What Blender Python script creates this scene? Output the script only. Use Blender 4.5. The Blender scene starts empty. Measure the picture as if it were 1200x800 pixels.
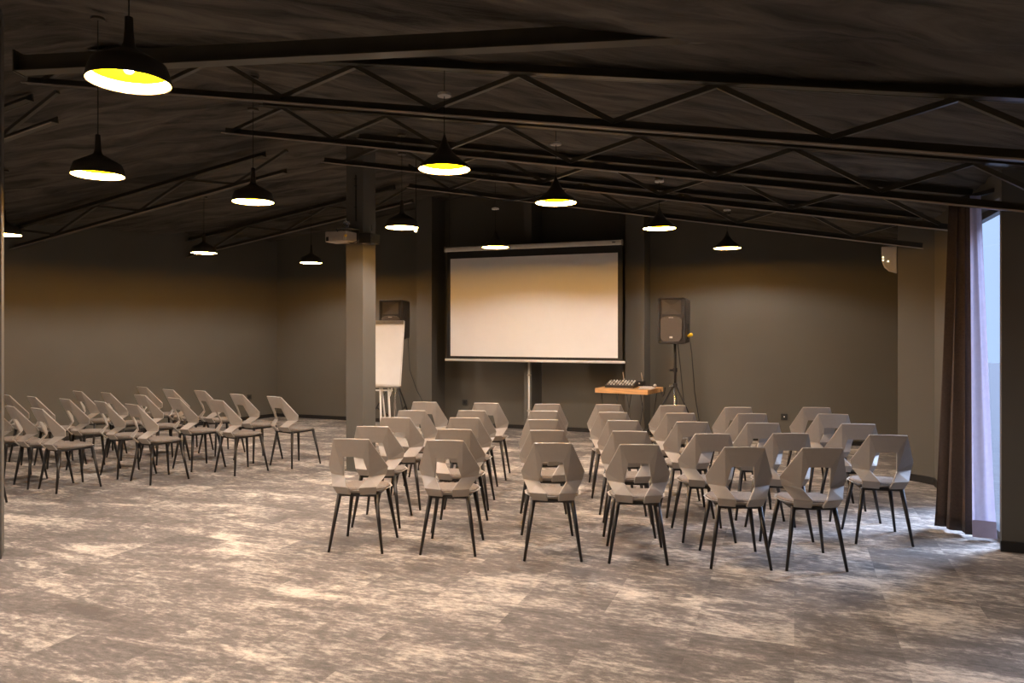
import bpy, bmesh, math, random
from mathutils import Vector, Matrix, noise
random.seed(7)
C = bpy.context.scene.collection
PI = math.pi
H = 1.585                 # camera height
F = 870.0                 # focal length in pixels of the 1200x800 frame
HOR = 388.0               # horizon row
NU = math.hypot(1, .38)
U = Vector((1/NU, -.38/NU, 0)); V = Vector((.38/NU, 1/NU, 0))
ROT = math.atan2(-.38, 1)

def P(px, py, Y): return Vector(((px-600)/F*Y, Y, H+(HOR-py)/F*Y))
def onc(px, c, z=0):      # point seen at column px on the upright plane  Y + .38 X = c
    t = (px-600)/F; Y = c/(1+.38*t); return Vector((t*Y, Y, z))
def sc(s, c, z=0): return U*s + V*(c/NU) + Vector((0, 0, z))
def s_of(p): return (p.x-.38*p.y)/NU
def zroof(x, y):
    s = (x-.38*y)/NU
    return min(H+1.37-.173*s, H+3.02+.155*s)

# ------------------------------------------------------------------ materials
def mat(name, col=(.5,.5,.5), rough=.6, metal=0, spec=.5, emit=None, es=0, noise_amt=.08, nscale=8, bump=0, bscale=60, stretch=None):
    m = bpy.data.materials.new(name); m.use_nodes = True
    nt = m.node_tree; b = nt.nodes['Principled BSDF']
    b.inputs['Roughness'].default_value = rough; b.inputs['Metallic'].default_value = metal
    b.inputs['Specular IOR Level'].default_value = spec
    tc = nt.nodes.new('ShaderNodeTexCoord'); src = tc.outputs['Object']
    if stretch:
        mp = nt.nodes.new('ShaderNodeMapping'); mp.inputs['Scale'].default_value = stretch
        nt.links.new(src, mp.inputs['Vector']); src = mp.outputs['Vector']
    n = nt.nodes.new('ShaderNodeTexNoise'); n.inputs['Scale'].default_value = nscale; n.inputs['Detail'].default_value = 4
    nt.links.new(src, n.inputs['Vector'])
    r = nt.nodes.new('ShaderNodeValToRGB')
    r.color_ramp.elements[0].position = .3; r.color_ramp.elements[1].position = .7
    r.color_ramp.elements[0].color = tuple(c*(1-noise_amt) for c in col)+(1,)
    r.color_ramp.elements[1].color = tuple(min(1, c*(1+noise_amt)) for c in col)+(1,)
    nt.links.new(n.outputs['Fac'], r.inputs['Fac']); nt.links.new(r.outputs['Color'], b.inputs['Base Color'])
    if bump:
        n2 = nt.nodes.new('ShaderNodeTexNoise'); n2.inputs['Scale'].default_value = bscale; n2.inputs['Detail'].default_value = 3
        nt.links.new(src, n2.inputs['Vector'])
        bp = nt.nodes.new('ShaderNodeBump'); bp.inputs['Strength'].default_value = bump; bp.inputs['Distance'].default_value = .01
        nt.links.new(n2.outputs['Fac'], bp.inputs['Height']); nt.links.new(bp.outputs['Normal'], b.inputs['Normal'])
    if emit:
        b.inputs['Emission Color'].default_value = tuple(emit)+(1,); b.inputs['Emission Strength'].default_value = es
    return m

M = {}
M['wall'] = mat('wall_paint', (.105,.098,.080), .75, nscale=1.2, noise_amt=.05, bump=.05, bscale=120)
M['edge'] = mat('truss_edge_highlight', (.42,.37,.30), .4, nscale=3, noise_amt=.3)  # pale colour paints in the highlight along the chord edges
M['column'] = mat('column_paint', (.098,.092,.078), .7, nscale=2, noise_amt=.05)
M['black'] = mat('black_paint', (.012,.011,.010), .5)
M['truss'] = mat('truss_paint', (.062,.056,.043), .28, nscale=6, noise_amt=.15)
M['shade'] = mat('lamp_shade_enamel', (.040,.032,.023), .45)
M['cord'] = mat('cord_rubber', (.01,.01,.01), .6)
M['shell'] = mat('chair_shell_plastic', (.36,.325,.285), .42, nscale=30, noise_amt=.02, bump=.04, bscale=400)
M['cushion'] = mat('seat_fabric', (.20,.17,.145), .9, nscale=90, noise_amt=.18, bump=.2, bscale=300)
M['leg'] = mat('leg_lacquer', (.014,.012,.011), .38)
M['white'] = mat('white_plastic', (.72,.69,.64), .45)
M['screen'] = mat('screen_vinyl', (.80,.79,.77), .85, noise_amt=.01)
M['paper'] = mat('paper_sheet', (.82,.80,.76), .8, noise_amt=.02)
M['chrome'] = mat('bright_steel', (.75,.73,.70), .22, 1)
M['alum'] = mat('brushed_alu', (.5,.48,.45), .4, 1, nscale=40)
M['speaker'] = mat('speaker_cabinet', (.016,.014,.013), .45, bump=.3, bscale=250)
M['grille'] = mat('speaker_grille_mesh', (.085,.068,.052), .5, .1, nscale=200, noise_amt=.4, bump=.3, bscale=500)
M['horn'] = mat('speaker_horn', (.050,.042,.035), .4, spec=.5)
M['wood'] = mat('table_oak', (.62,.33,.13), .45, nscale=5, noise_amt=.28, stretch=(1,9,9))
M['yellow'] = mat('yellow_plug', (.85,.55,.03), .4)
M['plate'] = mat('socket_plate', (.03,.03,.028), .35)
M['grey'] = mat('device_grey', (.42,.36,.29), .4)
M['alarm'] = mat('alarm_housing', (.80,.77,.72), .4, noise_amt=.03)
M['ledw'] = mat('indicator_led', (.9,.9,.8), .4, emit=(1,.85,.5), es=2.5)
M['bulb'] = mat('lamp_bulb_glow', (.9,.85,.7), .5, emit=(1,.985,1), es=5000)
M['reflect'] = mat('gold_reflector_glow', (.95,.50,.0005), .6, 0, spec=0, emit=(1,.62,.0), es=10)  # emission stands in for bulb light bounced off the gold lining
M['ring'] = mat('gold_reflector_rim_glow', (.95,.62,.12), .35, 0, emit=(1,.48,.085), es=215)  # strong emission stands in for amber bounce off the lower lining
M['spot'] = mat('spot_lens', (.9,.85,.7), .4, emit=(1,.72,.36), es=60)
M['darkcurtain'] = mat('brown_drape', (.060,.042,.034), .85, nscale=60, noise_amt=.15, bump=.1, bscale=300)
M['hem'] = mat('lilac_hem_cloth', (.42,.38,.52), .8)
M['winframe'] = mat('window_frame_paint', (.05,.05,.055), .4)
M['ground'] = mat('outside_paving', (.13,.13,.14), .9)

def carpet():
    m = bpy.data.materials.new('carpet_tiles'); m.use_nodes = True; nt = m.node_tree; L = nt.links.new
    b = nt.nodes['Principled BSDF']; b.inputs['Roughness'].default_value = .95; b.inputs['Specular IOR Level'].default_value = .15
    N = lambda t: nt.nodes.new(t)
    tc = N('ShaderNodeTexCoord'); mp = N('ShaderNodeMapping'); mp.vector_type = 'POINT'
    mp.inputs['Rotation'].default_value = (0, 0, -ROT); mp.inputs['Scale'].default_value = (2, 2, 2)
    L(tc.outputs['Object'], mp.inputs['Vector'])
    fl = N('ShaderNodeVectorMath'); fl.operation = 'FLOOR'; L(mp.outputs[0], fl.inputs[0])
    wn = N('ShaderNodeTexWhiteNoise'); wn.noise_dimensions = '3D'; L(fl.outputs[0], wn.inputs['Vector'])
    ms = N('ShaderNodeVectorMath'); ms.operation = 'SCALE'; ms.inputs['Scale'].default_value = 40; L(wn.outputs['Color'], ms.inputs[0])
    # continuous coords + per-tile offset (blended: some streaks run across tile joints)
    ad = N('ShaderNodeVectorMath'); ad.operation = 'ADD'; L(mp.outputs[0], ad.inputs[0]); L(ms.outputs[0], ad.inputs[1])
    st = N('ShaderNodeVectorMath'); st.operation = 'MULTIPLY'; st.inputs[1].default_value = (1.0, 2.3, 1); L(ad.outputs[0], st.inputs[0])
    n1 = N('ShaderNodeTexNoise'); n1.inputs['Scale'].default_value = 1.3; n1.inputs['Detail'].default_value = 9; n1.inputs['Roughness'].default_value = .68; n1.inputs['Distortion'].default_value = 1.1
    L(st.outputs[0], n1.inputs['Vector'])
    st2 = N('ShaderNodeVectorMath'); st2.operation = 'MULTIPLY'; st2.inputs[1].default_value = (.45, 1.5, 1); L(mp.outputs[0], st2.inputs[0])
    n2 = N('ShaderNodeTexNoise'); n2.inputs['Scale'].default_value = 1.0; n2.inputs['Detail'].default_value = 8; n2.inputs['Roughness'].default_value = .7; n2.inputs['Distortion'].default_value = .6
    L(st2.outputs[0], n2.inputs['Vector'])
    st3 = N('ShaderNodeVectorMath'); st3.operation = 'MULTIPLY'; st3.inputs[1].default_value = (8, 19, 1); L(mp.outputs[0], st3.inputs[0])
    n3 = N('ShaderNodeTexNoise'); n3.inputs['Scale'].default_value = 1.0; n3.inputs['Detail'].default_value = 5; n3.inputs['Roughness'].default_value = .7
    L(st3.outputs[0], n3.inputs['Vector'])
    def mth(op, a, b_, c=None):
        q = N('ShaderNodeMath'); q.operation = op
        for i, x in enumerate((a, b_, c)):
            if x is None: continue
            if isinstance(x, (int, float)): q.inputs[i].default_value = x
            else: L(x, q.inputs[i])
        return q.outputs[0]
    v = mth('ADD', mth('MULTIPLY', n1.outputs['Fac'], .31), mth('MULTIPLY', n2.outputs['Fac'], .39))
    v = mth('ADD', v, mth('MULTIPLY', n3.outputs['Fac'], .30))
    v = mth('ADD', v, mth('MULTIPLY', mth('SUBTRACT', wn.outputs['Value'], .5), .045))
    r = N('ShaderNodeValToRGB'); e = r.color_ramp.elements
    e[0].position = .40; e[0].color = (.145,.132,.122,1)
    e[1].position = .60; e[1].color = (.72,.65,.56,1)
    e.new(.49).color = (.225,.205,.190,1); e.new(.525).color = (.36,.325,.29,1)
    L(v, r.inputs['Fac'])
    # fibre grain
    n4 = N('ShaderNodeTexNoise'); n4.inputs['Scale'].default_value = 160; n4.inputs['Detail'].default_value = 2; L(tc.outputs['Object'], n4.inputs['Vector'])
    mx = N('ShaderNodeMix'); mx.data_type = 'RGBA'; mx.blend_type = 'MULTIPLY'; mx.inputs['Factor'].default_value = .35
    r2 = N('ShaderNodeValToRGB'); r2.color_ramp.elements[0].position = .3; r2.color_ramp.elements[0].color = (.45,.45,.45,1); r2.color_ramp.elements[1].position = .6
    L(n4.outputs['Fac'], r2.inputs['Fac']); L(r.outputs['Color'], mx.inputs[6]); L(r2.outputs['Color'], mx.inputs[7])
    L(mx.outputs[2], b.inputs['Base Color'])
    bp = N('ShaderNodeBump'); bp.inputs['Strength'].default_value = .35; bp.inputs['Distance'].default_value = .006
    L(v, bp.inputs['Height']); L(bp.outputs[0], b.inputs['Normal'])
    return m
M['carpet'] = carpet()

def roofmat():
    m = bpy.data.materials.new('roof_membrane'); m.use_nodes = True; nt = m.node_tree; L = nt.links.new
    b = nt.nodes['Principled BSDF']; b.inputs['Roughness'].default_value = .8; b.inputs['Specular IOR Level'].default_value = .3
    N = lambda t: nt.nodes.new(t)
    tc = N('ShaderNodeTexCoord'); mp = N('ShaderNodeMapping'); mp.inputs['Rotation'].default_value = (0,0,-ROT+.25); mp.inputs['Scale'].default_value = (.6, 3.0, 1)
    L(tc.outputs['Object'], mp.inputs['Vector'])
    n = N('ShaderNodeTexNoise'); n.inputs['Scale'].default_value = 1.6; n.inputs['Detail'].default_value = 7; n.inputs['Roughness'].default_value = .62; n.inputs['Distortion'].default_value = .8
    L(mp.outputs[0], n.inputs['Vector'])
    r = N('ShaderNodeValToRGB'); e = r.color_ramp.elements
    e[0].position = .32; e[0].color = (.018,.016,.014,1); e[1].position = .70; e[1].color = (.135,.12,.10,1)
    L(n.outputs['Fac'], r.inputs['Fac']); L(r.outputs['Color'], b.inputs['Base Color'])
    bp = N('ShaderNodeBump'); bp.inputs['Strength'].default_value = .8; bp.inputs['Distance'].default_value = .04
    L(n.outputs['Fac'], bp.inputs['Height']); L(bp.outputs[0], b.inputs['Normal'])
    return m
M['roof'] = roofmat()

def sheermat():
    m = bpy.data.materials.new('pale_sheer'); m.use_nodes = True; nt = m.node_tree; L = nt.links.new
    for n in list(nt.nodes): nt.nodes.remove(n)
    N = lambda t: nt.nodes.new(t)
    o = N('ShaderNodeOutputMaterial'); d = N('ShaderNodeBsdfDiffuse'); t = N('ShaderNodeBsdfTranslucent'); mx = N('ShaderNodeMixShader')
    tc = N('ShaderNodeTexCoord'); n = N('ShaderNodeTexNoise'); n.inputs['Scale'].default_value = 30; L(tc.outputs['Object'], n.inputs['Vector'])
    r = N('ShaderNodeValToRGB'); r.color_ramp.elements[0].color = (.66,.63,.72,1); r.color_ramp.elements[1].color = (.78,.75,.84,1)
    L(n.outputs['Fac'], r.inputs['Fac']); L(r.outputs['Color'], d.inputs['Color']); L(r.outputs['Color'], t.inputs['Color'])
    mx.inputs[0].default_value = .65; L(d.outputs[0], mx.inputs[1]); L(t.outputs[0], mx.inputs[2]); L(mx.outputs[0], o.inputs['Surface'])
    return m
M['sheer'] = sheermat()
def glassmat():
    m = bpy.data.materials.new('window_glass'); m.use_nodes = True; nt = m.node_tree
    for n in list(nt.nodes): nt.nodes.remove(n)
    N = lambda t: nt.nodes.new(t)
    o = N('ShaderNodeOutputMaterial'); g = N('ShaderNodeBsdfGlossy'); t = N('ShaderNodeBsdfTransparent'); mx = N('ShaderNodeMixShader')
    mx.inputs[0].default_value = .07; g.inputs['Roughness'].default_value = .02
    t.inputs['Color'].default_value = (.93,.96,.97,1)
    nt.links.new(t.outputs[0], mx.inputs[1]); nt.links.new(g.outputs[0], mx.inputs[2]); nt.links.new(mx.outputs[0], o.inputs[0])
    return m
M['glass'] = glassmat()

# ------------------------------------------------------------------ mesh helpers
def obj(name, bm, m, parent=None, smooth=False, bevel=0):
    bmesh.ops.recalc_face_normals(bm, faces=bm.faces)
    me = bpy.data.meshes.new(name); bm.to_mesh(me); bm.free()
    if smooth:
        for p in me.polygons: p.use_smooth = True
    me.materials.append(m)
    o = bpy.data.objects.new(name, me); C.objects.link(o)
    if parent: o.parent = parent
    if bevel:
        b = o.modifiers.new('bevel', 'BEVEL'); b.width = bevel; b.segments = 2; b.limit_method = 'ANGLE'
    return o
def thing(name, label, cat, loc=(0,0,0), rotz=0, group=None):
    o = bpy.data.objects.new(name, None); C.objects.link(o); o.empty_display_size = .1
    o.location = loc; o.rotation_euler = (0,0,rotz)
    return tag(o, label, cat, group)
def tag(o, label=None, cat=None, group=None, kind=None):
    if label: o['label'] = label
    if cat: o['category'] = cat
    if group: o['group'] = group
    if kind: o['kind'] = kind
    return o
def box(bm, x0, x1, y0, y1, z0, z1, mtx=None):
    vs = [bm.verts.new((x,y,z)) for z in (z0,z1) for x,y in ((x0,y0),(x1,y0),(x1,y1),(x0,y1))]
    for f in ((3,2,1,0),(4,5,6,7),(0,1,5,4),(1,2,6,5),(2,3,7,6),(3,0,4,7)): bm.faces.new([vs[i] for i in f])
    if mtx is not None: bmesh.ops.transform(bm, matrix=mtx, verts=vs)
    return vs
def hexa(bm, lo, hi):     # lo, hi: 4 points each, same winding
    a = [bm.verts.new(p) for p in lo]; b = [bm.verts.new(p) for p in hi]
    bm.faces.new(a[::-1]); bm.faces.new(b)
    for i in range(4): bm.faces.new((a[i], a[(i+1)%4], b[(i+1)%4], b[i]))
def bar(bm, p, q, w, h, up=Vector((0,0,1))):   # rectangular bar, w sideways, h along up
    p = Vector(p); q = Vector(q); d = (q-p).normalized(); sd = d.cross(up).normalized(); u2 = sd.cross(d).normalized()
    o = [sd*(w/2)*a + u2*(h/2)*b for a,b in ((-1,-1),(1,-1),(1,1),(-1,1))]
    hexa(bm, [p+x for x in o], [q+x for x in o])
def tube(bm, pts, r, n=10, r2=None):
    pts = [Vector(p) for p in pts]; rings = []
    for i, p in enumerate(pts):
        d = (pts[min(i+1, len(pts)-1)]-pts[max(i-1, 0)]).normalized()
        a = d.cross(Vector((0,0,1)) if abs(d.z) < .95 else Vector((1,0,0))).normalized(); b = d.cross(a)
        rr = r if r2 is None else r+(r2-r)*i/(len(pts)-1)
        rings.append([bm.verts.new(p+a*rr*math.cos(2*PI*k/n)+b*rr*math.sin(2*PI*k/n)) for k in range(n)])
    for A, B in zip(rings, rings[1:]):
        for k in range(n): bm.faces.new((A[k], A[(k+1)%n], B[(k+1)%n], B[k]))
    bm.faces.new(rings[0][::-1]); bm.faces.new(rings[-1])
def lathe(bm, prof, n=32, center=(0,0,0), closed=False):
    cx, cy, cz = center; rings = []
    for r, z in prof:
        rings.append([bm.verts.new((cx+r*math.cos(2*PI*k/n), cy+r*math.sin(2*PI*k/n), cz+z)) for k in range(n)])
    for A, B in zip(rings, rings[1:]):
        for k in range(n): bm.faces.new((A[k], A[(k+1)%n], B[(k+1)%n], B[k]))
    if closed:
        bm.faces.new(rings[0][::-1]); bm.faces.new(rings[-1])
    return rings
def prism(bm, poly, y0, y1):     # poly in x,z extruded along y
    a = [bm.verts.new((x,y0,z)) for x,z in poly]; b = [bm.verts.new((x,y1,z)) for x,z in poly]
    bm.faces.new(a); bm.faces.new(b[::-1])
    n = len(poly)
    for i in range(n): bm.faces.new((a[i], b[i], b[(i+1)%n], a[(i+1)%n]))
def catenary(p, q, sag, n=14):
    p = Vector(p); q = Vector(q)
    return [p.lerp(q, i/n) - Vector((0,0,sag*4*(i/n)*(1-i/n))) for i in range(n+1)]
def wiggle(pts, amp, seed=0, n=40):
    out = []
    for i in range(n+1):
        f = i/n*(len(pts)-1); k = min(int(f), len(pts)-2); p = Vector(pts[k]).lerp(Vector(pts[k+1]), f-k)
        out.append(p+Vector((noise.noise(p*2.3+Vector((seed,0,0))), noise.noise(p*2.3+Vector((0,seed+9,0))), 0))*amp)
    return out

# ------------------------------------------------------------------ setting
INSIDE = Vector((-1, 6, 0))
def wall(name, p, q, th=.15, openings=(), m=None):
    p = Vector((p[0], p[1], 0)); q = Vector((q[0], q[1], 0)); d = (q-p); L = d.length; d.normalize()
    nrm = Vector((d.y, -d.x, 0))
    if nrm.dot(INSIDE-p) > 0: nrm = -nrm
    cuts = {0., L}
    for a, b, z0, z1 in openings: cuts |= {a, b}
    # cut also at the ridge
    s0, s1 = s_of(p), s_of(q)
    if (s0+5.03)*(s1+5.03) < 0: cuts.add(L*(-5.03-s0)/(s1-s0))
    cuts = sorted(cuts); bm = bmesh.new()
    def piece(a, b, za, zb):
        A = p+d*a; B = p+d*b
        top = lambda X: (zroof(X.x, X.y)+.16) if zb is None else zb
        lo = [A, B, B+nrm*th, A+nrm*th]
        hexa(bm, [x+Vector((0,0,za)) for x in lo], [x+Vector((0,0,top(x))) for x in lo])
    for a, b in zip(cuts, cuts[1:]):
        op = [o for o in openings if o[0] <= a+1e-6 and o[1] >= b-1e-6]
        if op:
            _, _, z0, z1 = op[0]
            if z0 > 0: piece(a, b, 0, z0)
            piece(a, b, z1, None)
        else: piece(a, b, 0, None)
    o = obj(name, bm, m or M['wall']); tag(o, kind='structure')
    return p, d, nrm, L
def baseboard(name, segs, h=.065, th=.015):
    bm = bmesh.new()
    for p, q in segs:
        p = Vector((p[0], p[1], 0)); q = Vector((q[0], q[1], 0)); d = (q-p).normalized(); n = Vector((d.y, -d.x, 0))
        if n.dot(INSIDE-p) < 0: n = -n
        lo = [p, q, q+n*th, p+n*th]
        hexa(bm, lo, [x+Vector((0,0,h)) for x in lo])
    tag(obj(name, bm, M['black']), kind='structure')

BL = (-4.36, 13.79); BR = (5.25, 10.10); J1 = (4.17, 8.02); J2 = (4.36, 7.66)
R1 = (3.535, 5.36); R2 = (5.0, 4.80); R3 = (1.8, -3.62); L2 = (-12.57, 2.0); L3 = (-9.0, -5.2)
wall('wall_back', BL, BR)
wall('wall_right', BR, J1, .4)
wall('wall_right_corner', J1, J2, .4)
wp, wd, wn_, wL = wall('wall_right_window', J2, R1, .15, [(.85, 2.44, 0, 2.56)])
wall('wall_right_front', R1, R2, .05, m=M['wall'])
wall('wall_right_near', R2, R3, .15, [(.6, 1.3, .0, 2.3)])
wall('wall_left', BL, L2, .15, [(9.2, 12.6, .9, 2.3)])
wall('wall_left_near', L2, L3)
wall('wall_rear', L3, R3)
baseboard('baseboard_back', [(BL, BR)]); baseboard('baseboard_left', [(BL, L2)])
baseboard('baseboard_right', [(BR, J1), (J1, J2), (J2, (J2[0]+wd.x*.85, J2[1]+wd.y*.85)), ((R1[0]-.01, R1[1]+.0), R2)], .075)

bm = bmesh.new(); fp = [Vector((x, y, 0)) for x, y in (BL, BR, J1, J2, R1, R2, R3, L3, L2)]
cen = sum(fp, Vector())/len(fp); fp = [p_+(p_-cen).normalized()*.14 for p_ in fp]
fa = [bm.verts.new(p_) for p_ in fp]; fb = [bm.verts.new(p_-Vector((0,0,.12))) for p_ in fp]
bm.faces.new(fa); bm.faces.new(fb[::-1])
for i_ in range(len(fp)): bm.faces.new((fa[i_], fb[i_], fb[(i_+1)%len(fp)], fa[(i_+1)%len(fp)]))
tag(obj('floor', bm, M['carpet']), kind='structure')
bm = bmesh.new(); box(bm, 3, 40, -25, 40, -.2, -.125); box(bm, -60, -3, -25, 40, -.2, -.125)
tag(obj('ground', bm, M['ground']), kind='structure')

# wrinkled roof lining
bm = bmesh.new(); NS, NT = 230, 210; grid = []
for j in range(NT+1):
    row = []
    for i in range(NS+1):
        s = -14.2+18.4*i/NS; t = -7.0+19.6*j/NT
        p = U*s+V*t
        q = Vector((s*.5+t*.12, t*2.0-s*.25, 0))
        w = abs(noise.fractal(q*1.1, .9, 2.1, 5))*.075+abs(noise.noise(Vector((s*1.3, t*1.3, 4))))*.03
        row.append(bm.verts.new((p.x, p.y, zroof(p.x, p.y)+w+.005)))
    grid.append(row)
ROOM = [BL, BR, J1, J2, R1, R2, R3, L3, L2]
def outside_by(p):
    best = 1e9; ins = False; n = len(ROOM)
    for i in range(n):
        a = Vector(ROOM[i]); b = Vector(ROOM[(i+1) % n]); q = Vector((p[0], p[1])); ab = b-a
        t = max(0, min(1, (q-a).dot(ab)/ab.length_squared)); best = min(best, (a+ab*t-q).length)
        if (a.y > q.y) != (b.y > q.y) and q.x < (b.x-a.x)*(q.y-a.y)/(b.y-a.y)+a.x: ins = not ins
    return 0 if ins else best
for j in range(NT):
    for i in range(NS):
        if outside_by(grid[j][i].co) < .24: bm.faces.new((grid[j][i], grid[j][i+1], grid[j+1][i+1], grid[j+1][i]))
bmesh.ops.delete(bm, geom=[v for v in bm.verts if not v.link_faces], context='VERTS')
ro = obj('ceiling', bm, M['roof'], smooth=True); tag(ro, kind='structure')
so = ro.modifiers.new('thick', 'SOLIDIFY'); so.thickness = .06; so.offset = 1

def pilaster(name, px0, px1, cfront, cback, label):
    a = onc(px0, cfront); b = onc(px1, cfront); dp = V*((cback-cfront)/NU)
    lo = [a, b, b+dp, a+dp]; bm = bmesh.new()
    hexa(bm, lo, [x+Vector((0,0,zroof(x.x, x.y)+.03)) for x in lo])
    o = obj(name, bm, M['column'], bevel=.004); tag(o, label, kind='structure')
    return lo
pilaster('trim_1', 488, 506, 11.60, 12.12, 'plain wall pier left of the projection screen')
pilaster('trim_2', 614, 623, 11.58, 12.12, 'narrow pier behind the middle of the projection screen')
pilaster('trim_3', 732.5, 755, 11.60, 12.12, 'plain wall pier right of the projection screen')
# left edge pier, two pixels wide in the frame
pr = P(1.6, 655, 5.16); bm = bmesh.new(); a = Vector((pr.x, pr.y, 0))
lo = [a-U*.3, a, a+V*.2+Vector((-.18,0,0)), a-U*.3+V*.2]
hexa(bm, lo, [x+Vector((0,0,zroof(x.x, x.y)+.02)) for x in lo])
tag(obj('trim_4', bm, M['column']), 'pier at the very left edge of the view', kind='structure')

# freestanding square column with cable
cl = onc(405.5, 7.73); t0 = thing('column', 'freestanding square grey column with projector bracket near its top', 'column', cl, ROT)
bm = bmesh.new(); cw = .225; cd = .27
lo = [Vector((0,0,0)), Vector((cw,0,0)), Vector((cw,cd,0)), Vector((0,cd,0))]
def rz_local(x): w = cl+U*x.x+V*x.y; return zroof(w.x, w.y)+.02
hexa(bm, lo, [x+Vector((0,0,rz_local(x))) for x in lo]); obj('shaft', bm, M['column'], t0, bevel=.005)
bm = bmesh.new(); box(bm, -.012, cw+.012, -.012, cd+.012, 0, .012); obj('base_plate', bm, M['column'], t0)
bm = bmesh.new(); tube(bm, [(.135, -.009, H+1.19+.05), (.135, -.009, 3.35)], .006, 8); obj('cable', bm, M['cord'], t0)
for z in (2.98, 3.22, 3.4-.1):
    bm = bmesh.new(); box(bm, .115, .145, -.014, 0, z, z+.012); obj('cable_clip', bm, M['black'], t0)

# ------------------------------------------------------------------ window at right
def window(n, p, d, nrm, a, b, z0, z1, mull=1, off=.10):
    root = bpy.data.objects.new('window_%d' % n, None); C.objects.link(root); tag(root, kind='structure')
    A = p+d*a+nrm*off; B = p+d*b+nrm*off; f = .055; bm = bmesh.new(); up = Vector((0,0,1))
    def post(X): hexa(bm, [X-d*f/2-nrm*.03, X+d*f/2-nrm*.03, X+d*f/2+nrm*.03, X-d*f/2+nrm*.03], [x+up*(z1-z0) for x in (X-d*f/2-nrm*.03, X+d*f/2-nrm*.03, X+d*f/2+nrm*.03, X-d*f/2+nrm*.03)])
    zz = Vector((0,0,z0))
    for k in range(mull+2): post((A+d*f/2).lerp(B-d*f/2, k/(mull+1))+zz)
    for z in (z0+f/2, z1-f/2): bar(bm, A+up*z+d*f, B+up*z-d*f, .058, f)
    obj('window_frame', bm, M['winframe'], root)
    bm = bmesh.new(); hexa(bm, [A-nrm*.004+zz, B-nrm*.004+zz, B+nrm*.004+zz, A+nrm*.004+zz], [x+up*z1 for x in (A-nrm*.004, B-nrm*.004, B+nrm*.004, A+nrm*.004)])
    obj('window_pane', bm, M['glass'], root)
window(1, wp, wd, wn_, .85, 2.44, 0, 2.56, 0)
def wdir(p, q):
    p = Vector((p[0],p[1],0)); d = (Vector((q[0],q[1],0))-p).normalized(); n = Vector((d.y,-d.x,0))
    return p, d, (-n if n.dot(INSIDE-p) > 0 else n)
p_, d_, n_ = wdir(R2, R3); window(2, p_, d_, n_, .6, 1.3, 0, 2.3, 0)
p_, d_, n_ = wdir(BL, L2); window(3, p_, d_, n_, 9.2, 12.6, .9, 2.3, 2)

# curtains: a gathered sheet between a foot path and a head path
def drape(name, label, cat, foot0, foot1, head0, head1, z0, z1, folds, amp, m, ripple=.012):
    foot0, foot1, head0, head1 = map(Vector, (foot0, foot1, head0, head1))
    base = (foot0+foot1)/2; base.z = 0
    t = thing(name, label, cat, base)
    bm = bmesh.new(); nu, nv = 120, 26; g = []
    for j in range(nv+1):
        f = j/nv; row = []
        for i in range(nu+1):
            e = i/nu
            a = foot0.lerp(head0, f**.8); b = foot1.lerp(head1, f**.8)
            dd = (b-a).normalized(); nn = Vector((dd.y, -dd.x, 0))
            ph = e*folds*2*PI+.6*math.sin(2.2*f+e*5)
            p = a.lerp(b, e)+nn*(amp*(1-.35*f)*math.sin(ph)+ripple*math.sin(ph*2.3+f*3))+dd*(.25*amp*math.sin(ph*2))
            p.z = z0+(z1-z0)*f 
            row.append(bm.verts.new(p-base))
        g.append(row)
    for j in range(nv):
        for i in range(nu): bm.faces.new((g[j][i], g[j][i+1], g[j+1][i+1], g[j+1][i]))
    o = obj('cloth', bm, m, t, smooth=True)
    s = o.modifiers.new('t', 'SOLIDIFY'); s.thickness = .003
    return t
Pf = lambda px, Y: Vector(((px-600)/F*Y, Y, 0))
cd1 = drape('curtain', 'dark brown floor-length curtain gathered beside the bright window', 'curtain',
      Pf(1095,6.0), Pf(1139,5.70), Pf(1113,5.95), Pf(1137,5.74), .022, 2.62, 2.6, .030, M['darkcurtain'], .005)
cd2 = drape('curtain', 'pale lilac curtain glowing with daylight, next to the right pier', 'curtain',
      Pf(1139.5,5.66), Pf(1168,5.60), Pf(1136,5.68), Pf(1149,5.66), .020, 2.62, 1.2, .012, M['sheer'], .002)
bm = bmesh.new(); a = Pf(1139.5,5.635)-cd2.location; b = Pf(1167.5,5.575)-cd2.location
bar(bm, a+Vector((0,0,.09)), b+Vector((0,0,.09)), .006, .13); obj('weighted_hem', bm, M['hem'], cd2)
rt = thing('curtain_rail', 'dark rail above the window carrying the curtains', 'curtain rail', P(1120,0,5.95)*1)
rt.location = (Pf(1110,6.1).x, 6.1, 2.64); bm = bmesh.new()
e0 = Vector((0,0,0)); e1 = Pf(1172,5.5)-Pf(1110,6.1); bar(bm, e0, e1, .03, .03); obj('rail', bm, M['black'], rt)
bm = bmesh.new(); bar(bm, e0+Vector((.0,0,.015)), e0+Vector((.18,-.06,.015)), .02, .02); obj('bracket', bm, M['black'], rt)

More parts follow.
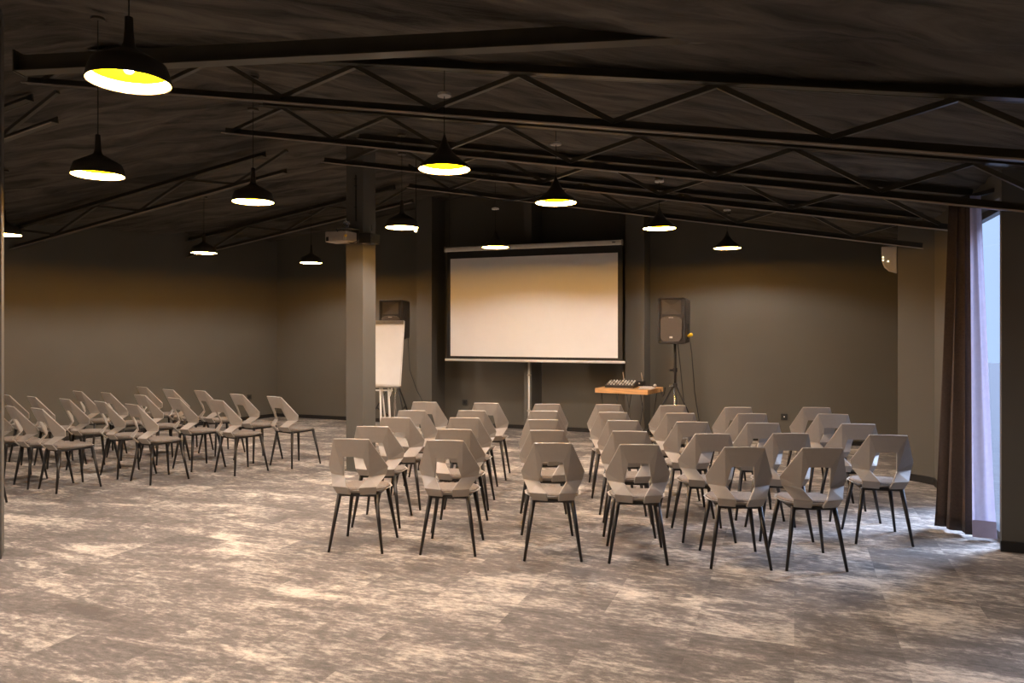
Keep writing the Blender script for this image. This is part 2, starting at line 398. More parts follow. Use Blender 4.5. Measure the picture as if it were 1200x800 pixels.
# ------------------------------------------------------------------ trusses
def truss(name_label, c, s0, s1, zfun, depth, period, offset, first_up=True):
    base = sc((s0+s1)/2, c, zfun((s0+s1)/2)); base_z = base.z
    t = thing('roof_truss', name_label, 'roof truss', base, ROT)
    def L(s, dz=0, dy=0): return Vector((s-(s0+s1)/2, dy, zfun(s)+dz-base_z))
    bm = bmesh.new()
    bar(bm, L(s0, .030), L(s1, .030), .012, .06); bar(bm, L(s0, .004, -.03), L(s1, .004, -.03), .06, .007)
    obj('bottom_chord', bm, M['truss'], t)
    bm = bmesh.new(); bar(bm, L(s0, -.002, -.062), L(s1, -.002, -.062), .006, .010); obj('flange_highlight', bm, M['edge'], t)  # thin added lip carrying the painted edge highlight
    bm = bmesh.new(); a0 = s0+(.45 if first_up else .12); a1 = s1
    if not first_up: a1 = s1-.3; a0 = s0
    bar(bm, L(a0, depth+.03), L(a1, depth+.03), .012, .07); bar(bm, L(a0, depth, -.035), L(a1, depth, -.035), .07, .007)
    obj('top_chord', bm, M['truss'], t)
    k0 = math.ceil((s0-offset)/(period/2)); k = k0; prev = None
    while offset+k*period/2 <= s1:
        s = offset+k*period/2; node = L(s, depth if k % 2 == 0 else .05)
        if prev is not None:
            bm = bmesh.new(); bar(bm, prev, node, .035, .03); obj('web_member', bm, M['truss'], t)
        prev = node; k += 1
    return t
zr = lambda s: H+1.03-.173*s
zl = lambda s: H+2.68+.155*s
truss('steel roof truss nearest the camera on the right roof slope', 4.68, -6.0, 2.9, zr, .30, 1.2, -.41)
truss('second steel truss of the right roof slope, behind the nearest', 6.20, -5.2, 2.9, zr, .30, 1.13, 0)
truss('third steel truss of the right slope, its end crossing the curtain', 7.49, -4.9, 1.36, zr, .30, 1.15, .55)
truss('farthest steel truss of the right roof slope', 8.99, -4.6, 1.2, zr, .30, 1.15, 0)
truss('nearest steel truss of the left roof slope, at the left edge', 4.86, -11.6, -5.87, zl, .27, 1.5, -5.87, False)
truss('middle steel truss of the left slope, running above the left chairs', 7.62, -10.6, -5.5, zl, .27, 1.5, -5.5, False)
truss('farthest steel truss of the left slope, meeting the square column', 10.3, -9.4, -5.2, zl, .27, 1.5, -5.2, False)
# plain beam just under the nearest roof bay
a = P(22, 85, 4.42); b = P(22, 85, 4.42)+(P(700, 52, 3.86)-P(22, 85, 4.42))*1.34; t = thing('roof_beam', 'plain dark beam above the nearest truss, topmost in the view', 'beam', a)
bm = bmesh.new(); bar(bm, Vector((0,0,.05)), b-a+Vector((0,0,.05)), .02, .10); bar(bm, Vector((0,0,0)), b-a, .09, .008)
obj('girder', bm, M['truss'], t)
bm = bmesh.new(); bar(bm, Vector((0,0,-.01)), Vector((0,0,.12)), .10, .008, Vector((1,0,0))); obj('end_plate', bm, M['truss'], t)

# ------------------------------------------------------------------ pendant lamps
LZ = H+1.05; K = 1.0
bell = [(.186,0),(.186,.012),(.178,.05),(.165,.088),(.125,.112),(.075,.140),(.036,.162),(.026,.185),(.021,.24),(.018,.31),(.006,.315)]
kiss = [(.190,0),(.189,.012),(.172,.035),(.138,.062),(.100,.090),(.066,.125),(.040,.165),(.022,.205),(.010,.240),(.005,.262)]
def make_lamp(kind):
    prof = bell if kind == 'bell' else kiss
    t = bpy.data.objects.new('pendant_lamp', None); C.objects.link(t)
    bm = bmesh.new(); lathe(bm, prof, 40); bm.faces.new(bm.verts[-40:]) if False else None
    o = obj('lamp_shade', bm, M['shade'], t, smooth=True)
    s = o.modifiers.new('t', 'SOLIDIFY'); s.thickness = .002; s.offset = -1
    inner = [(.179,.004),(.170,.050),(.140,.092),(.10,.104)] if kind == 'bell' else [(.183,.004),(.160,.036),(.125,.058),(.075,.094)]
    bm = bmesh.new(); rg = lathe(bm, inner[1:], 32); bm.faces.new(rg[-1])
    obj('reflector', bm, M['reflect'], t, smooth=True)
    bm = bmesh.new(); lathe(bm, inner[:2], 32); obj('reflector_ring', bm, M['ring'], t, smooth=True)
    bm = bmesh.new(); bmesh.ops.create_uvsphere(bm, u_segments=16, v_segments=10, radius=.022, matrix=Matrix.Translation((0,0,.066)))
    obj('bulb', bm, M['bulb'], t, smooth=True)
    bm = bmesh.new(); lathe(bm, [(.013,.086),(.015,.10),(.015,.125),(.012,.128)], 14, closed=True); obj('socket', bm, M['black'], t)
    return t
protos = {'bell': make_lamp('bell'), 'kiss': make_lamp('kiss')}; usedp = set()
def tree_copy(o):
    c = o.copy(); C.objects.link(c)
    for ch in [x for x in bpy.data.objects if x.parent == o]:
        d = ch.copy(); C.objects.link(d); d.parent = c
    return c
LS = .893
def lamp(x, y, kind, label, rose=None):
    o = protos[kind] if kind not in usedp else tree_copy(protos[kind]); usedp.add(kind)
    o.location = (x, y, LZ); o.scale = (LS, LS, LS); tag(o, label, 'pendant lamp', 'dark pendant lamps under the roof')
    top = (zroof(x, y)-LZ)/LS; cup = top+.03 if rose is None else (rose-LZ)/LS+.065; z0 = .30 if kind == 'bell' else .25
    bm = bmesh.new(); tube(bm, [(0,0,z0), (0,0,top-.03)], .0032, 6); obj('cord', bm, M['cord'], o)
    bm = bmesh.new(); lathe(bm, [(.050,cup-.065),(.052,cup-.062),(.050,cup-.045),(.012,cup-.035)], 20, closed=True)
    obj('ceiling_rose', bm, M['shade'] if rose is None else M['alarm'], o)
LAMPS = [(-1.62,3.14,'bell','largest lit pendant lamp, nearest the camera at upper left'),
 (-2.80,5.02,'bell','necked pendant lamp hanging just below the largest, far left'),
 (-2.11,6.05,'bell','necked pendant lamp left of the square column, in front of two small ones'),
 (-4.15,10.0,'bell','small distant pendant lamp above the left block of chairs'),
 (-3.10,11.45,'bell','smallest distant pendant lamp just left of the square column'),
 (-5.54,8.10,'bell','pendant lamp cut off by the left edge of the view'),
 (-.44,4.83,'kiss','pointed pendant lamp at top centre, widest of the pointed ones'),
 (.36,6.09,'kiss','pointed pendant lamp hanging above the right half of the screen'),
 (-1.12,7.55,'bell','pendant lamp just right of the square column beside the spotlight'),
 (1.51,7.61,'kiss','pointed pendant lamp between the screen and the right speaker'),
 (-.21,9.32,'kiss','pendant lamp directly in front of the screen casing'),
 (2.73,9.42,'kiss','rightmost lit pendant lamp, beyond the right speaker')]
for i, (x, y, k, lb) in enumerate(LAMPS): lamp(x*K, y*K, k, lb, H+1.527 if i in (6, 7) else None)
# lamps of the same grid that hang behind and beside the camera
for x, y in ((-4.3,2.5),(-2.2,.4),(-3.6,-1.2),(-7.6,4.9)):
    lamp(x, y, 'bell', 'pendant lamp of the same row, hanging outside the view')

# small spotlight beside the lamp right of the column
q = P(487, 270, 9.0); t = thing('spotlight', 'small bright spotlight glinting right of the square column', 'spotlight', q)
bm = bmesh.new(); lathe(bm, [(.022,.0),(.026,.02),(.026,.06),(.01,.07)], 16, closed=True)
bmesh.ops.transform(bm, matrix=Matrix.Rotation(-PI/2, 4, 'X'), verts=bm.verts); obj('housing', bm, M['black'], t)
bm = bmesh.new(); bmesh.ops.create_uvsphere(bm, u_segments=12, v_segments=8, radius=.017, matrix=Matrix.Translation((0,-.006,0))); obj('lens', bm, M['spot'], t)
bm = bmesh.new(); tube(bm, [(0,.03,.02), (0,.03,zroof(q.x,q.y+.03)-q.z)], .005, 8); obj('stem', bm, M['black'], t)

# ------------------------------------------------------------------ chairs
def shell_mesh():
    bm = bmesh.new()
    def sym(x, y, z): return bm.verts.new((x,y,z)), bm.verts.new((-x,y,z))
    A, A_ = sym(.128,-.312,.83); E, E_ = sym(.068,-.262,.695); F1, F1_ = sym(.092,-.190,.545)
    B, B_ = sym(.220,-.142,.612); Cc, Cc_ = sym(.205,-.135,.552); D, D_ = sym(.160,-.235,.478); G, G_ = sym(.042,-.268,.478)
    D2, D2_ = sym(.145,-.185,.420); G2, G2_ = sym(.034,-.215,.420)
    M0 = bm.verts.new((0,-.316,.832)); M1 = bm.verts.new((0,-.264,.697))
    bm.faces.new((A, M0, M1, E)); bm.faces.new((M0, A_, E_, M1))
    for a,e,f,b,c,d,g,d2,g2 in ((A,E,F1,B,Cc,D,G,D2,G2), (A_,E_,F1_,B_,Cc_,D_,G_,D2_,G2_)):
        bm.faces.new((a,e,f,b)); bm.faces.new((f,c,b)); bm.faces.new((f,g,d,c)); bm.faces.new((g,g2,d2,d))
    return bm
def hexpoly(s=1, oy=0):
    pts = [(.125,-.185),(.196,-.085),(.205,.04),(.158,.160),(.09,.172)]
    return [(x*s, y*s+oy) for x, y in pts]+[(-x*s, y*s+oy) for x, y in reversed(pts)]
def make_chair():
    t = bpy.data.objects.new('conference_chair', None); C.objects.link(t)
    o = obj('backrest', shell_mesh(), M['shell'], t)
    s = o.modifiers.new('t', 'SOLIDIFY'); s.thickness = .013; s.offset = 0
    b = o.modifiers.new('b', 'BEVEL'); b.width = .0035; b.segments = 2; b.limit_method = 'ANGLE'
    # seat tray: shallow faceted pan with raised rim
    bm = bmesh.new()
    lo = [bm.verts.new((x*.80, y*.86-.005, .416)) for x, y in hexpoly()]
    hi = [bm.verts.new((x, y, .436-.03*y)) for x, y in hexpoly()]
    hi2 = [bm.verts.new((x*.955, y*.955, .436-.03*y)) for x, y in hexpoly()]
    lo2 = [bm.verts.new((x*.80, y*.86-.005, .422)) for x, y in hexpoly()]
    n = len(lo)
    bm.faces.new(lo[::-1]); bm.faces.new(lo2)
    for i in range(n):
        j = (i+1) % n
        for a, b_ in ((lo, hi), (hi, hi2), (hi2, lo2)): bm.faces.new((a[i], a[j], b_[j], b_[i]))
    obj('seat', bm, M['shell'], t, bevel=.002)
    bm = bmesh.new()
    r0 = [bm.verts.new((x*.90, y*.90, .428)) for x, y in hexpoly()]
    r1 = [bm.verts.new((x*.92, y*.92, .441-.03*y)) for x, y in hexpoly()]
    r2 = [bm.verts.new((x*.84, y*.84, .450-.03*y)) for x, y in hexpoly()]
    bm.faces.new(r0[::-1]); bm.faces.new(r2)
    for a, b_ in ((r0, r1), (r1, r2)):
        for i in range(n): bm.faces.new((a[i], a[(i+1)%n], b_[(i+1)%n], b_[i]))
    obj('cushion', bm, M['cushion'], t, bevel=.004)
    bm = bmesh.new()
    for sx in (-1, 1): bar(bm, (sx*.130, -.165, .406), (sx*.130, .150, .406), .03, .018)
    for y in (-.165, .150): bar(bm, (-.130, y, .406), (.130, y, .406), .03, .018)
    obj('seat_frame', bm, M['leg'], t)
    for sx in (-1, 1):
        for y0, y1 in ((-.160,-.215), (.145,.205)):
            bm = bmesh.new(); tube(bm, [(sx*.134, y0, .414), (sx*.197, y1, .0)], .0175, 12, .0095)
            obj('leg', bm, M['leg'], t, smooth=True)
    return t
chair0 = make_chair(); first = [True]
def chair(px, py, yaw, label, group, fwd=.30):
    Y = (H-.832)*F/(py-HOR); X = (px-600)/F*Y
    f = Vector((math.sin(yaw), math.cos(yaw), 0))
    o = chair0 if first[0] else tree_copy(chair0); first[0] = False
    loc = Vector((X, Y, 0))+f*fwd
    o.location = loc; o.rotation_euler = (0, 0, -yaw); tag(o, label, 'chair', group)
cols = [
 ([(412,513.4),(437,499),(464,488.5),(483,480.4),(498,470.4)], 700, 'leftmost'),
 ([(522,515),(533,502.3),(544.5,488.8),(553,480.4),(570,471.7)], 690, 'second'),
 ([(648,518.3),(641,503.4),(636.5,491),(637.5,481),(641.5,472.8)], 665, 'third'),
 ([(749,520),(738,504.5),(730,492),(718.5,482.4),(713,473.4)], 700, 'middle'),
 ([(872,523),(834.5,507.6),(811,493.6),(797,483.5),(788,474.4)], 640, 'fifth'),
 ([(963,524),(926,507),(893.5,495),(881,484),(864.5,476.7)], 655, 'sixth'),
 ([(1040.5,509),(1005.5,496),(976,484.5),(956.5,476.8)], 760, 'rightmost')]
ordn = ['nearest to', 'second from', 'third from', 'fourth from', 'farthest from']
for ci, (pts, vp, cname) in enumerate(cols):
    for ri, (x, y) in enumerate(pts):
        yaw = math.atan((vp-600)/F)+random.uniform(-.03, .03)
        lastn = 'farthest from' if ri == len(pts)-1 else ordn[ri]
        chair(x, y, yaw, 'taupe shell chair, %s the camera in the %s file of the main block' % (lastn, cname), 'chairs of the main block facing the screen')
rows = [
 ([(322,464.3),(278,461.3),(235,457.3),(198,456),(167,453)], 'front'),
 ([(255,468.3),(205,466),(165,462.3),(125,459.7),(92,458)], 'second'),
 ([(155,473.3),(118,470),(77,467),(38,464.3),(8,462.3)], 'third'),
 ([(44.5,478),(13,475.5),(-17,473.2)], 'fourth')]
rordn = ['first', 'second', 'third', 'fourth', 'fifth']
for pts, rname in rows:
    for i, (x, y) in enumerate(pts):
        chair(x, y, .645+random.uniform(-.04, .04), 'taupe shell chair, %s from the right in the %s row of the left block' % (rordn[i], rname), 'chairs of the left block turned to the screen')
Yc = 6.59; chair((-5.14)/Yc*F+600, HOR+(H-.832)*F/Yc, .645, 'taupe chair mostly outside the left edge, one black leg in view', 'chairs of the left block turned to the screen')

# ------------------------------------------------------------------ projection screen
cS = 11.25
xl = onc(524, cS); xr = onc(731, cS); W = (xr-xl).length
t = thing('projection_screen', 'large white pull-down projection screen on the back wall', 'projection screen', xl, ROT)
def sx(px): return (onc(px, cS)-xl).length*(1 if px >= 524 else -1)
wl_, wr_ = sx(528), sx(724); zb, zt = H-.386, H+1.130
bm = bmesh.new(); box(bm, 0, W-.02, .0, .004, zb-.045, H+1.30); obj('black_border', bm, M['black'], t)
bm = bmesh.new(); box(bm, wl_, wr_, -.003, -.0005, zb, zt); obj('projection_surface', bm, M['screen'], t)
bm = bmesh.new(); tube(bm, [(-.03, 0, zb-.06), (W+.02, 0, zb-.06)], .020, 12); obj('weight_bar', bm, M['white'], t, smooth=True)
zc = H+1.275
bm = bmesh.new(); box(bm, -.02, sx(729), -.045, .045, zc-.036, zc+.036); obj('casing', bm, M['white'], t, bevel=.02)
for xx in (-.025, sx(729)):
    bm = bmesh.new(); box(bm, xx-.006, xx+.010, -.05, .05, zc-.042, zc+.042); obj('end_cap', bm, M['grey'], t, bevel=.012)
bm = bmesh.new(); box(bm, sx(718), sx(722), -.047, -.044, zc-.006, zc+.008); obj('rating_badge', bm, M['black'], t)
for xx in (.04, sx(727)):
    w0 = xl+U*xx; bm = bmesh.new(); tube(bm, [(xx, 0, zc+.03), (xx, 0, zroof(w0.x, w0.y)+.0)], .003, 6); obj('hanging_wire', bm, M['cord'], t)
# conduit on the narrow pier
a = onc(620, 11.55); t = thing('cable_conduit', 'thin pale conduit on the narrow pier under the screen', 'conduit', a, ROT)
bm = bmesh.new(); tube(bm, [(0,0,0), (0,0,H-.43)], .017, 10); obj('pipe', bm, M['white'], t, smooth=True)
for z in (.35, .9):
    bm = bmesh.new(); box(bm, -.024, .024, -.019, .022, z, z+.02); obj('pipe_clip', bm, M['grey'], t)

# ------------------------------------------------------------------ flip chart
fc = P(444, 452, 10.3); fy = ROT*.6
t = thing('flip_chart', 'white flip chart on a pale tripod easel beside the square column', 'flip chart', (fc.x, fc.y, 0), fy)
bw = .34; z0, z1 = H-(452-388)/F*10.3, H+(388-376)/F*10.3
tilt = lambda z: .10*(z-z0)
bm = bmesh.new(); a = [(-bw, tilt(z0), z0), (bw*.93, tilt(z0), z0), (bw*.93, tilt(z0)+.02, z0), (-bw, tilt(z0)+.02, z0)]
b = [(-bw, tilt(z1), z1), (bw, tilt(z1), z1), (bw, tilt(z1)+.02, z1), (-bw, tilt(z1)+.02, z1)]
hexa(bm, a, b); obj('board', bm, M['white'], t)
bm = bmesh.new(); a = [(-bw*.96, tilt(z0)-.006, z0+.02), (bw*.88, tilt(z0)-.006, z0+.02), (bw*.88, tilt(z0)-.001, z0+.02), (-bw*.96, tilt(z0)-.001, z0+.02)]
b = [(-bw*.96, tilt(z1)-.006, z1-.04), (bw*.95, tilt(z1)-.006, z1-.04), (bw*.95, tilt(z1)-.001, z1-.04), (-bw*.96, tilt(z1)-.001, z1-.04)]
hexa(bm, a, b); obj('paper_pad', bm, M['paper'], t)
bm = bmesh.new(); bar(bm, (-bw, tilt(z1)-.012, z1-.015), (bw, tilt(z1)-.012, z1-.015), .03, .05); obj('clamp_bar', bm, M['alum'], t, bevel=.006)
bm = bmesh.new(); bar(bm, (-bw, -.03, z0-.01), (bw*.93, -.03, z0-.01), .06, .02); obj('pen_tray', bm, M['alum'], t)
for x0, x1 in ((.02, .06), (.14, .20)):
    bm = bmesh.new(); tube(bm, [(x0, .0, z0-.02), (x1, -.05, 0)], .014, 10); obj('leg', bm, M['white'], t, smooth=True)
bm = bmesh.new(); tube(bm, [(.02, .05, z0), (-.10, .55, 0)], .012, 10); obj('leg', bm, M['white'], t, smooth=True)
bm = bmesh.new(); bar(bm, (-.05, .0, z0-.06), (.20, .0, z0-.06), .02, .02); obj('crossbar', bm, M['white'], t)
bm = bmesh.new(); bar(bm, (.20, .0, z0+.0), (.16, -.01, z0-.14), .02, .025); obj('hinge_bracket', bm, M['white'], t)

# ------------------------------------------------------------------ loudspeakers
def speaker(x, y, zc0, yaw, label, w=.36, h=.60, d=.30):
    t = thing('loudspeaker', label, 'loudspeaker', (x, y, zc0), yaw, 'black loudspeakers on tripod stands')
    bm = bmesh.new(); # trapezoid plan, back narrower
    lo = [(-w/2,0,0),(w/2,0,0),(w/2*.9,d,.02),(-w/2*.9,d,.02)]; hi = [(-w/2,0,h),(w/2,0,h),(w/2*.9,d,h-.02),(-w/2*.9,d,h-.02)]
    hexa(bm, [Vector(v) for v in lo], [Vector(v) for v in hi]); obj('cabinet', bm, M['speaker'], t, bevel=.022)
    # raised front frame
    bm = bmesh.new(); e = .028
    for a in ((-w/2, -w/2+e, 0, h), (w/2-e, w/2, 0, h)): box(bm, a[0], a[1], -.018, .01, a[2]+.012, a[3]-.012)
    for z in (.005, h-e): box(bm, -w/2+.012, w/2-.012, -.018, .01, z, z+e-.004)
    obj('front_frame', bm, M['speaker'], t, bevel=.008)
    # horn: funnel
    bm = bmesh.new(); z1, z0_ = h-.035, h*.635
    o4 = [(-w*.34,-.012,z0_),(w*.34,-.012,z0_),(w*.34,-.012,z1),(-w*.34,-.012,z1)]
    i4 = [(-w*.06,-.001,(z0_+z1)/2-.03),(w*.06,-.001,(z0_+z1)/2-.03),(w*.06,-.001,(z0_+z1)/2+.03),(-w*.06,-.001,(z0_+z1)/2+.03)]
    a = [bm.verts.new(v) for v in o4]; b = [bm.verts.new(v) for v in i4]
    for i in range(4): bm.faces.new((a[i], a[(i+1)%4], b[(i+1)%4], b[i]))
    bm.faces.new(b); g = obj('horn', bm, M['horn'], t)
    bm = bmesh.new(); gw = w*.40
    poly = [(-gw*.7,.03),(gw*.7,.03),(gw,.085),(gw,h*.52),(gw*.78,h*.575),(gw*.3,h*.60),(-gw*.3,h*.60),(-gw*.78,h*.575),(-gw,h*.52),(-gw,.085)]
    prism(bm, poly, -.024, -.002); obj('woofer_grille', bm, M['grille'], t, bevel=.006)
    bm = bmesh.new(); box(bm, -.030, .030, -.027, -.0235, h*.555, h*.573); obj('name_badge', bm, M['alum'], t)
    bm = bmesh.new(); box(bm, -.020, .020, -.028, -.0235, .075, .098); obj('logo_badge', bm, M['white'], t, bevel=.004)
    return t
def stand(x, y, zt, yaw, label):
    t = thing('speaker_stand', label, 'speaker stand', (x, y, 0), yaw, 'tripod stands under the loudspeakers')
    bm = bmesh.new(); tube(bm, [(0,0,.86), (0,0,zt)], .0175, 14); obj('pole', bm, M['black'], t, smooth=True)
    bm = bmesh.new(); tube(bm, [(0,0,.18), (0,0,.90)], .021, 14); obj('lower_pole', bm, M['chrome'], t, smooth=True)
    for z in (.88, 1.08):
        bm = bmesh.new(); tube(bm, [(0,0,z-.025), (0,0,z+.03)], .03, 14); obj('collar', bm, M['black'], t, bevel=.004)
        bm = bmesh.new(); tube(bm, [(-.03,-.01,z), (-.075,-.02,z)], .014, 10); obj('knob', bm, M['chrome'] if z < 1 else M['black'], t)
    for k in range(3):
        a = k*2*PI/3+.5; c_, s_ = math.cos(a), math.sin(a)
        bm = bmesh.new(); tube(bm, [(c_*.03, s_*.03, .86), (c_*.52, s_*.52, .012)], .012, 10); l = obj('leg', bm, M['black'], t, smooth=True)
        bm = bmesh.new(); bmesh.ops.create_uvsphere(bm, u_segments=10, v_segments=6, radius=.019, matrix=Matrix.Translation((c_*.52, s_*.52, .019))); obj('rubber_foot', bm, M['cord'], l)
        bm = bmesh.new(); bar(bm, (c_*.02, s_*.02, .26), (c_*.28, s_*.28, .435), .012, .02); obj('brace', bm, M['black'], t)
q = P(787, 403, 9.5)
sp = speaker(q.x, q.y, q.z, -.50, 'black loudspeaker on the stand right of the screen, above the small table')
stand(q.x+.075, q.y+.14, q.z-.002, 0, 'black tripod stand carrying the right-hand loudspeaker')
bm = bmesh.new(); box(bm, .168, .19, .10, .15, .06, .26); obj('input_panel', bm, M['cord'], sp)
bm = bmesh.new(); tube(bm, [(.18,.12,.10), (.235,.10,.125)], .022, 10); obj('cable_plug', bm, M['yellow'], sp, smooth=True)
q2 = P(458, 405, 11.1); z2 = H+(388-351)/F*11.1-.60
speaker(q2.x, q2.y, z2, -.32, 'black loudspeaker partly hidden behind the flip chart', w=.385)
stand(q2.x+.04, q2.y+.15, z2-.002, .6, 'tripod stand behind the flip chart legs')
# cables
def cable(label, pts, r=.006):
    b0 = Vector(pts[-1]); b0.z = 0
    bm = bmesh.new(); tube(bm, [Vector(p)-b0 for p in pts], r, 8); o = obj('cable', bm, M['cord'], smooth=True); o.location = b0
    tag(o, label, 'cable')
g = Vector((q.x+.24, q.y+.05, 0))
cable('black cable hanging from the right loudspeaker to the floor', [g+Vector((0,0,q.z+.10)), g+Vector((.03,.0,1.3)), g+Vector((.08,.05,.8)), g+Vector((.17,.10,.3)), g+Vector((.22,.12,.01)), g+Vector((.5,.3,.01))])
g = Vector((q.x+.14, q.y+.22, 0))
cable('second black cable beside the right speaker stand pole', [g+Vector((0,.05,q.z-.01)), g+Vector((.02,.03,1.2)), g+Vector((.06,.03,.8)), g+Vector((.12,.05,.3)), g+Vector((.2,.1,.01)), g+Vector((.1,.4,.01))])
g = Vector((q2.x+.285, q2.y+.0, 0))
cable('black cable drooping behind the flip chart to the floor', [g+Vector((-.03,0,1.5)), g+Vector((.0,0,1.0)), g+Vector((.10,.03,.7)), g+Vector((.26,.05,.4)), g+Vector((.30,.05,.01)), g+Vector((.6,.2,.01))])
cable('long thin black cable trailing over the carpet to the table', wiggle([P(655,511,1379/123.)*1, P(690,507,1379/119.), P(735,503,1379/115.)], .08, 3)) if False else None

# ------------------------------------------------------------------ table and what is on it
tn = P(759, 457, 9.6); TA = -math.radians(30); zt = tn.z
t = thing('side_table', 'small table with a thick orange wooden top by the right pier', 'table', (tn.x, tn.y, 0), TA)
TW, TD = .74, .62
bm = bmesh.new(); box(bm, -TW, 0, 0, TD, zt-.062, zt); obj('tabletop', bm, M['wood'], t, bevel=.004)
for i, (cx, cy) in enumerate(((-TW+.07,.06),(-.07,.06),(-.07,TD-.06),(-TW+.07,TD-.06))):
    sx_ = 1 if cx < -TW/2 else -1; bm = bmesh.new(); zz = zt-.062
    tube(bm, [(cx, cy, zz), (cx+.10*sx_, cy, .01), (cx+.11*sx_, cy, .006), (cx+.12*sx_, cy, .01), (cx+.24*sx_, cy, zz)], .0055, 8); obj('leg', bm, M['black'], t, smooth=True)
R_ = Matrix.Rotation(TA, 4, 'Z')
def on_table(x, y): v = R_ @ Vector((x, y, 0)); return (tn.x+v.x, tn.y+v.y, zt)
mx_ = thing('audio_mixer', 'black audio mixing desk with rows of knobs on the table', 'audio mixer', on_table(-.46, .17), TA+.15)
bm = bmesh.new(); prism(bm, [(-.17,0),(.17,0),(.17,.035),(.17,.06),(-.17,.06),(-.17,.0)][:0] or [(0,0),(.30,0),(.30,.085),(0,.03)], -.2, .2)
bmesh.ops.transform(bm, matrix=Matrix.Rotation(PI/2, 4, 'Z'), verts=bm.verts); obj('body', bm, M['speaker'], mx_, bevel=.004)
for r in range(4):
    for c_ in range(9):
        y = .04+r*.065; z = .03+.055*y/.30; bm = bmesh.new(); x = -.165+c_*.041
        lathe(bm, [(.011,0),(.010,.018),(.006,.02)], 10, (x, y, z), closed=True)
        obj('knob', bm, M['white'] if (r+c_) % 3 else M['grey'], mx_)
wr = thing('wireless_receiver', 'black receiver with two short antennas behind the mixer', 'receiver', on_table(-.40, .56), TA)
bm = bmesh.new(); box(bm, -.18, .15, -.03, .06, 0, .075); obj('body', bm, M['black'], wr, bevel=.004)
for x in (-.15, .12):
    bm = bmesh.new(); tube(bm, [(x, .02, .07), (x-.02, .02, .19)], .006, 8); obj('antenna', bm, M['grey'], wr)
    bm = bmesh.new(); tube(bm, [(x, .02, .07), (x, .02, .10)], .011, 8); obj('antenna_base', bm, M['alum'], wr)
for i in range(6):
    bm = bmesh.new(); box(bm, -.15+i*.045, -.125+i*.045, -.034, -.029, .035, .055); obj('button', bm, M['white'], wr)
pp = thing('paper_stack', 'loose white papers lying right of the mixer', 'papers', on_table(-.10, .24), TA+.15)
for i in range(4):
    bm = bmesh.new(); box(bm, -.09, .09, -.125, .125, .0005+i*.006, .004+i*.006, Matrix.Rotation(.12*i, 4, 'Z')); obj('sheet', bm, M['paper'], pp)
mm = thing('microphone', 'dark handheld microphone resting behind the papers', 'microphone', on_table(-.16, .47), TA)
bm = bmesh.new(); tube(bm, [(-.08,0,.014), (.08,0,.016)], .010, 10, .014); obj('handle', bm, M['black'], mm, smooth=True)
bm = bmesh.new(); bmesh.ops.create_uvsphere(bm, u_segments=12, v_segments=8, radius=.024, matrix=Matrix.Translation((.095,0,.024))); obj('head', bm, M['grey'], mm, smooth=True)
cable('black cable drooping from the table edge to the right speaker stand', catenary(Vector(on_table(.0,.50))+Vector((.008,.0,-.03)), Vector((q.x-.06, q.y+.10, .86)), .10), .006)

# ------------------------------------------------------------------ projector on the column
pj = cl+U*.10+V*-.02; zp = H+(388-283)/F*8.2
t = thing('projector', 'small boxy projector clamped to the front of the square column', 'projector', (pj.x, pj.y, zp), ROT)
bm = bmesh.new(); box(bm, -.20, .075, -.24, -.03, .0, .115); obj('body', bm, M['grey'], t, bevel=.008)
bm = bmesh.new(); box(bm, -.185, -.155, -.246, -.239, .008, .055); obj('lens_window', bm, M['black'], t)
bm = bmesh.new(); box(bm, -.145, .03, -.247, -.239, .008, .055); obj('front_panel', bm, M['wood'] if False else M['grey'], t, bevel=.003)
bm = bmesh.new(); box(bm, -.06, .12, -.20, -.06, .13, .148); bar(bm, (.0,-.12,.115), (.0,-.12,.13), .06, .06, Vector((1,0,0))); obj('mount_plate', bm, M['chrome'], t)
bm = bmesh.new(); box(bm, .10, .245, -.02, .18, -.0, .11); obj('clamp', bm, M['black'], t)
bm = bmesh.new()
for a_, b_ in (((.15,-.03,-.01),(.265,-.03,-.01)), ((.265,-.03,-.01),(.265,-.03,.10)), ((.265,-.03,.13),(.265,-.03,.19))): bar(bm, a_, b_, .012, .012, Vector((0,1,0)))
obj('clamp_rod', bm, M['chrome'], t)
pts = [Vector((.0+.030*math.cos(a), -.10-.004*a, .20+.040*math.sin(a))) for a in [k*PI/6 for k in range(26)]]
bm = bmesh.new(); tube(bm, pts, .006, 8); obj('cable_coil', bm, M['chrome'], t, smooth=True)
bm = bmesh.new(); tube(bm, catenary((-.05,-.25,.14), (.11,-.05,.03), .08), .007, 8); obj('loose_lead', bm, M['cord'], t, smooth=True)
bm = bmesh.new(); bmesh.ops.create_uvsphere(bm, u_segments=10, v_segments=8, radius=.016, matrix=Matrix.Translation((.07,-.245,.06))); obj('brass_knob', bm, M['yellow'], t)

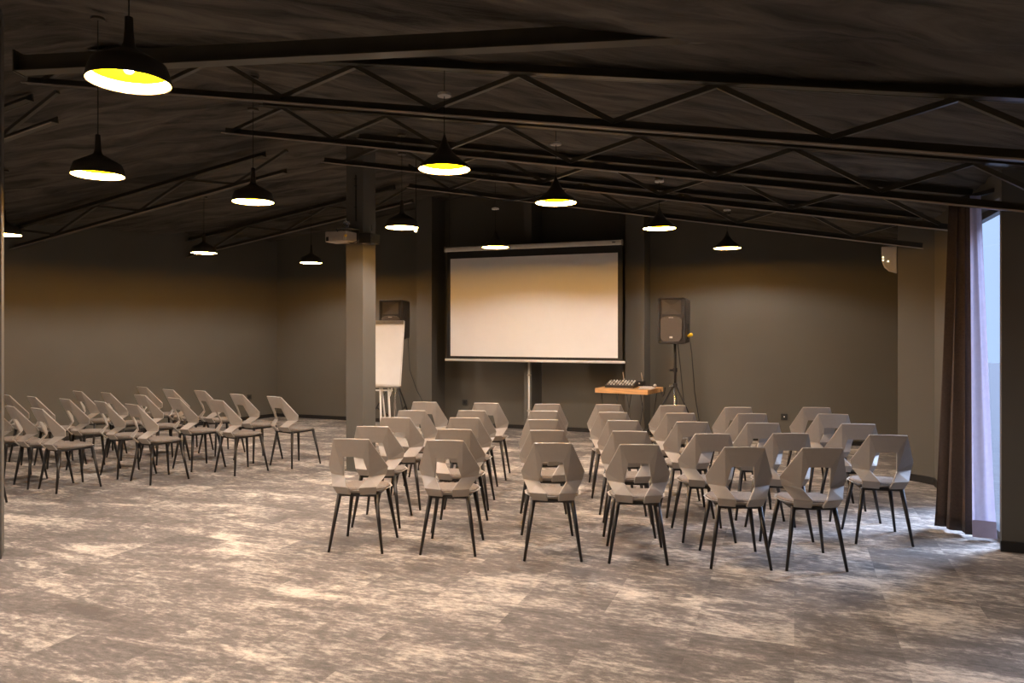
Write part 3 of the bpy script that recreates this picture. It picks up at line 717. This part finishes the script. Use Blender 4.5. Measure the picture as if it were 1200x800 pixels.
# ------------------------------------------------------------------ alarm box on the right return
Ya = 9.0; pa = Vector(((1051.2-600)/F*Ya, Ya, 0)); ad = (Vector((BR[0],BR[1],0))-Vector((J1[0],J1[1],0))).normalized()
ang = math.atan2(ad.y, ad.x)
t = thing('wall_alarm', 'white curved alarm box high on the right wall', 'alarm box', (pa.x, pa.y, H+(388-320)/F*Ya), ang)
hh = (320-289)/F*Ya
bm = bmesh.new(); prof = [(0,0),(.09,.03),(.14,.08),(.165,.15),(.17,hh),(.0,hh)]   # (out, z)
a = [bm.verts.new((-.10, o_, z)) for o_, z in prof]; b = [bm.verts.new((.10, o_, z)) for o_, z in prof]
bm.faces.new(a); bm.faces.new(b[::-1])
for i in range(6): bm.faces.new((a[i], b[i], b[(i+1)%6], a[(i+1)%6]))
obj('housing', bm, M['alarm'], t, bevel=.012)
for o_, z in ((.150,.19),(.150,.155),(.095,.14)):
    bm = bmesh.new(); bmesh.ops.create_uvsphere(bm, u_segments=8, v_segments=6, radius=.009, matrix=Matrix.Translation((-.102, o_, z))); obj('indicator_light', bm, M['ledw'], t)

# ------------------------------------------------------------------ sockets
def socket(p, rot, label, lit=False):
    t = thing('wall_socket', label, 'wall socket', p, rot, 'dark wall sockets')
    bm = bmesh.new(); box(bm, -.045, .045, -.012, 0, -.045, .045); obj('plate', bm, M['plate'], t, bevel=.004)
    bm = bmesh.new(); tube(bm, [(0,-.0125,0), (0,-.016,0)], .024, 16); obj('outlet', bm, M['cord'], t)
    if lit: bm = bmesh.new(); box(bm, -.009, .009, -.020, -.016, -.009, .009); obj('plug_pin', bm, M['white'], t)
cw_ = 12.10
for px, py, lb, lit in ((545,471,'dark wall socket below the left half of the screen',0),(919,488,'dark wall socket with a pale centre behind the right chairs',1)):
    b0 = onc(px, cw_); b0.z = H-(py-388)/F*b0.y; b0 -= V*.002; socket(b0, ROT, lb, lit)
dl = (Vector((L2[0],L2[1],0))-Vector((BL[0],BL[1],0))).normalized()
tt = (292-600)/F; k = (BL[0]-tt*BL[1])/(tt*dl.y-dl.x); b0 = Vector((BL[0],BL[1],0))+dl*k; b0.z = H-(465-388)/F*b0.y
socket(b0, math.atan2(-dl.y, -dl.x), 'dark socket on the left wall near the far corner')

# hanging cable between the far trusses
cable('thin cable sagging under the far trusses in front of the screen', catenary(P(540,222,8.4), P(640,226,8.4), .10), .008)

# ------------------------------------------------------------------ light, world, camera
w = bpy.data.worlds.new('World'); bpy.context.scene.world = w; w.use_nodes = True; nt = w.node_tree
bg = nt.nodes['Background']
tcw = nt.nodes.new('ShaderNodeTexCoord'); sep = nt.nodes.new('ShaderNodeSeparateXYZ'); rmp = nt.nodes.new('ShaderNodeValToRGB')
nt.links.new(tcw.outputs['Generated'], sep.inputs[0]); nt.links.new(sep.outputs['Z'], rmp.inputs['Fac'])
rmp.color_ramp.elements[0].color = (.30,.40,.62,1); rmp.color_ramp.elements[1].color = (.42,.52,.85,1)
nt.links.new(rmp.outputs['Color'], bg.inputs['Color']); bg.inputs['Strength'].default_value = 1.9

sl = bpy.data.lights.new('sun', 'SUN'); sl.energy = 13; sl.angle = .5; sl.color = (.58,.70,1)
so_ = bpy.data.objects.new('sun', sl); C.objects.link(so_)
so_.rotation_euler = Vector((-.94,-.35,-.85)).to_track_quat('-Z', 'Y').to_euler()
cam = bpy.data.cameras.new('camera'); co = bpy.data.objects.new('camera', cam); C.objects.link(co)
co.location = (0, 0, H); co.rotation_euler = (PI/2, 0, 0)
cam.sensor_width = 36; cam.lens = 36*F/1200; cam.shift_y = -(400-HOR)/1200
cam.clip_start = .05
bpy.context.scene.camera = co
S = bpy.context.scene
S.view_settings.view_transform = 'Standard'; S.view_settings.look = 'None'; S.view_settings.exposure = .15; S.view_settings.gamma = 1
S.view_settings.use_curve_mapping = False
S.cycles.max_bounces = 6; S.cycles.diffuse_bounces = 4; S.cycles.use_denoising = True
S.cycles.sample_clamp_indirect = 3
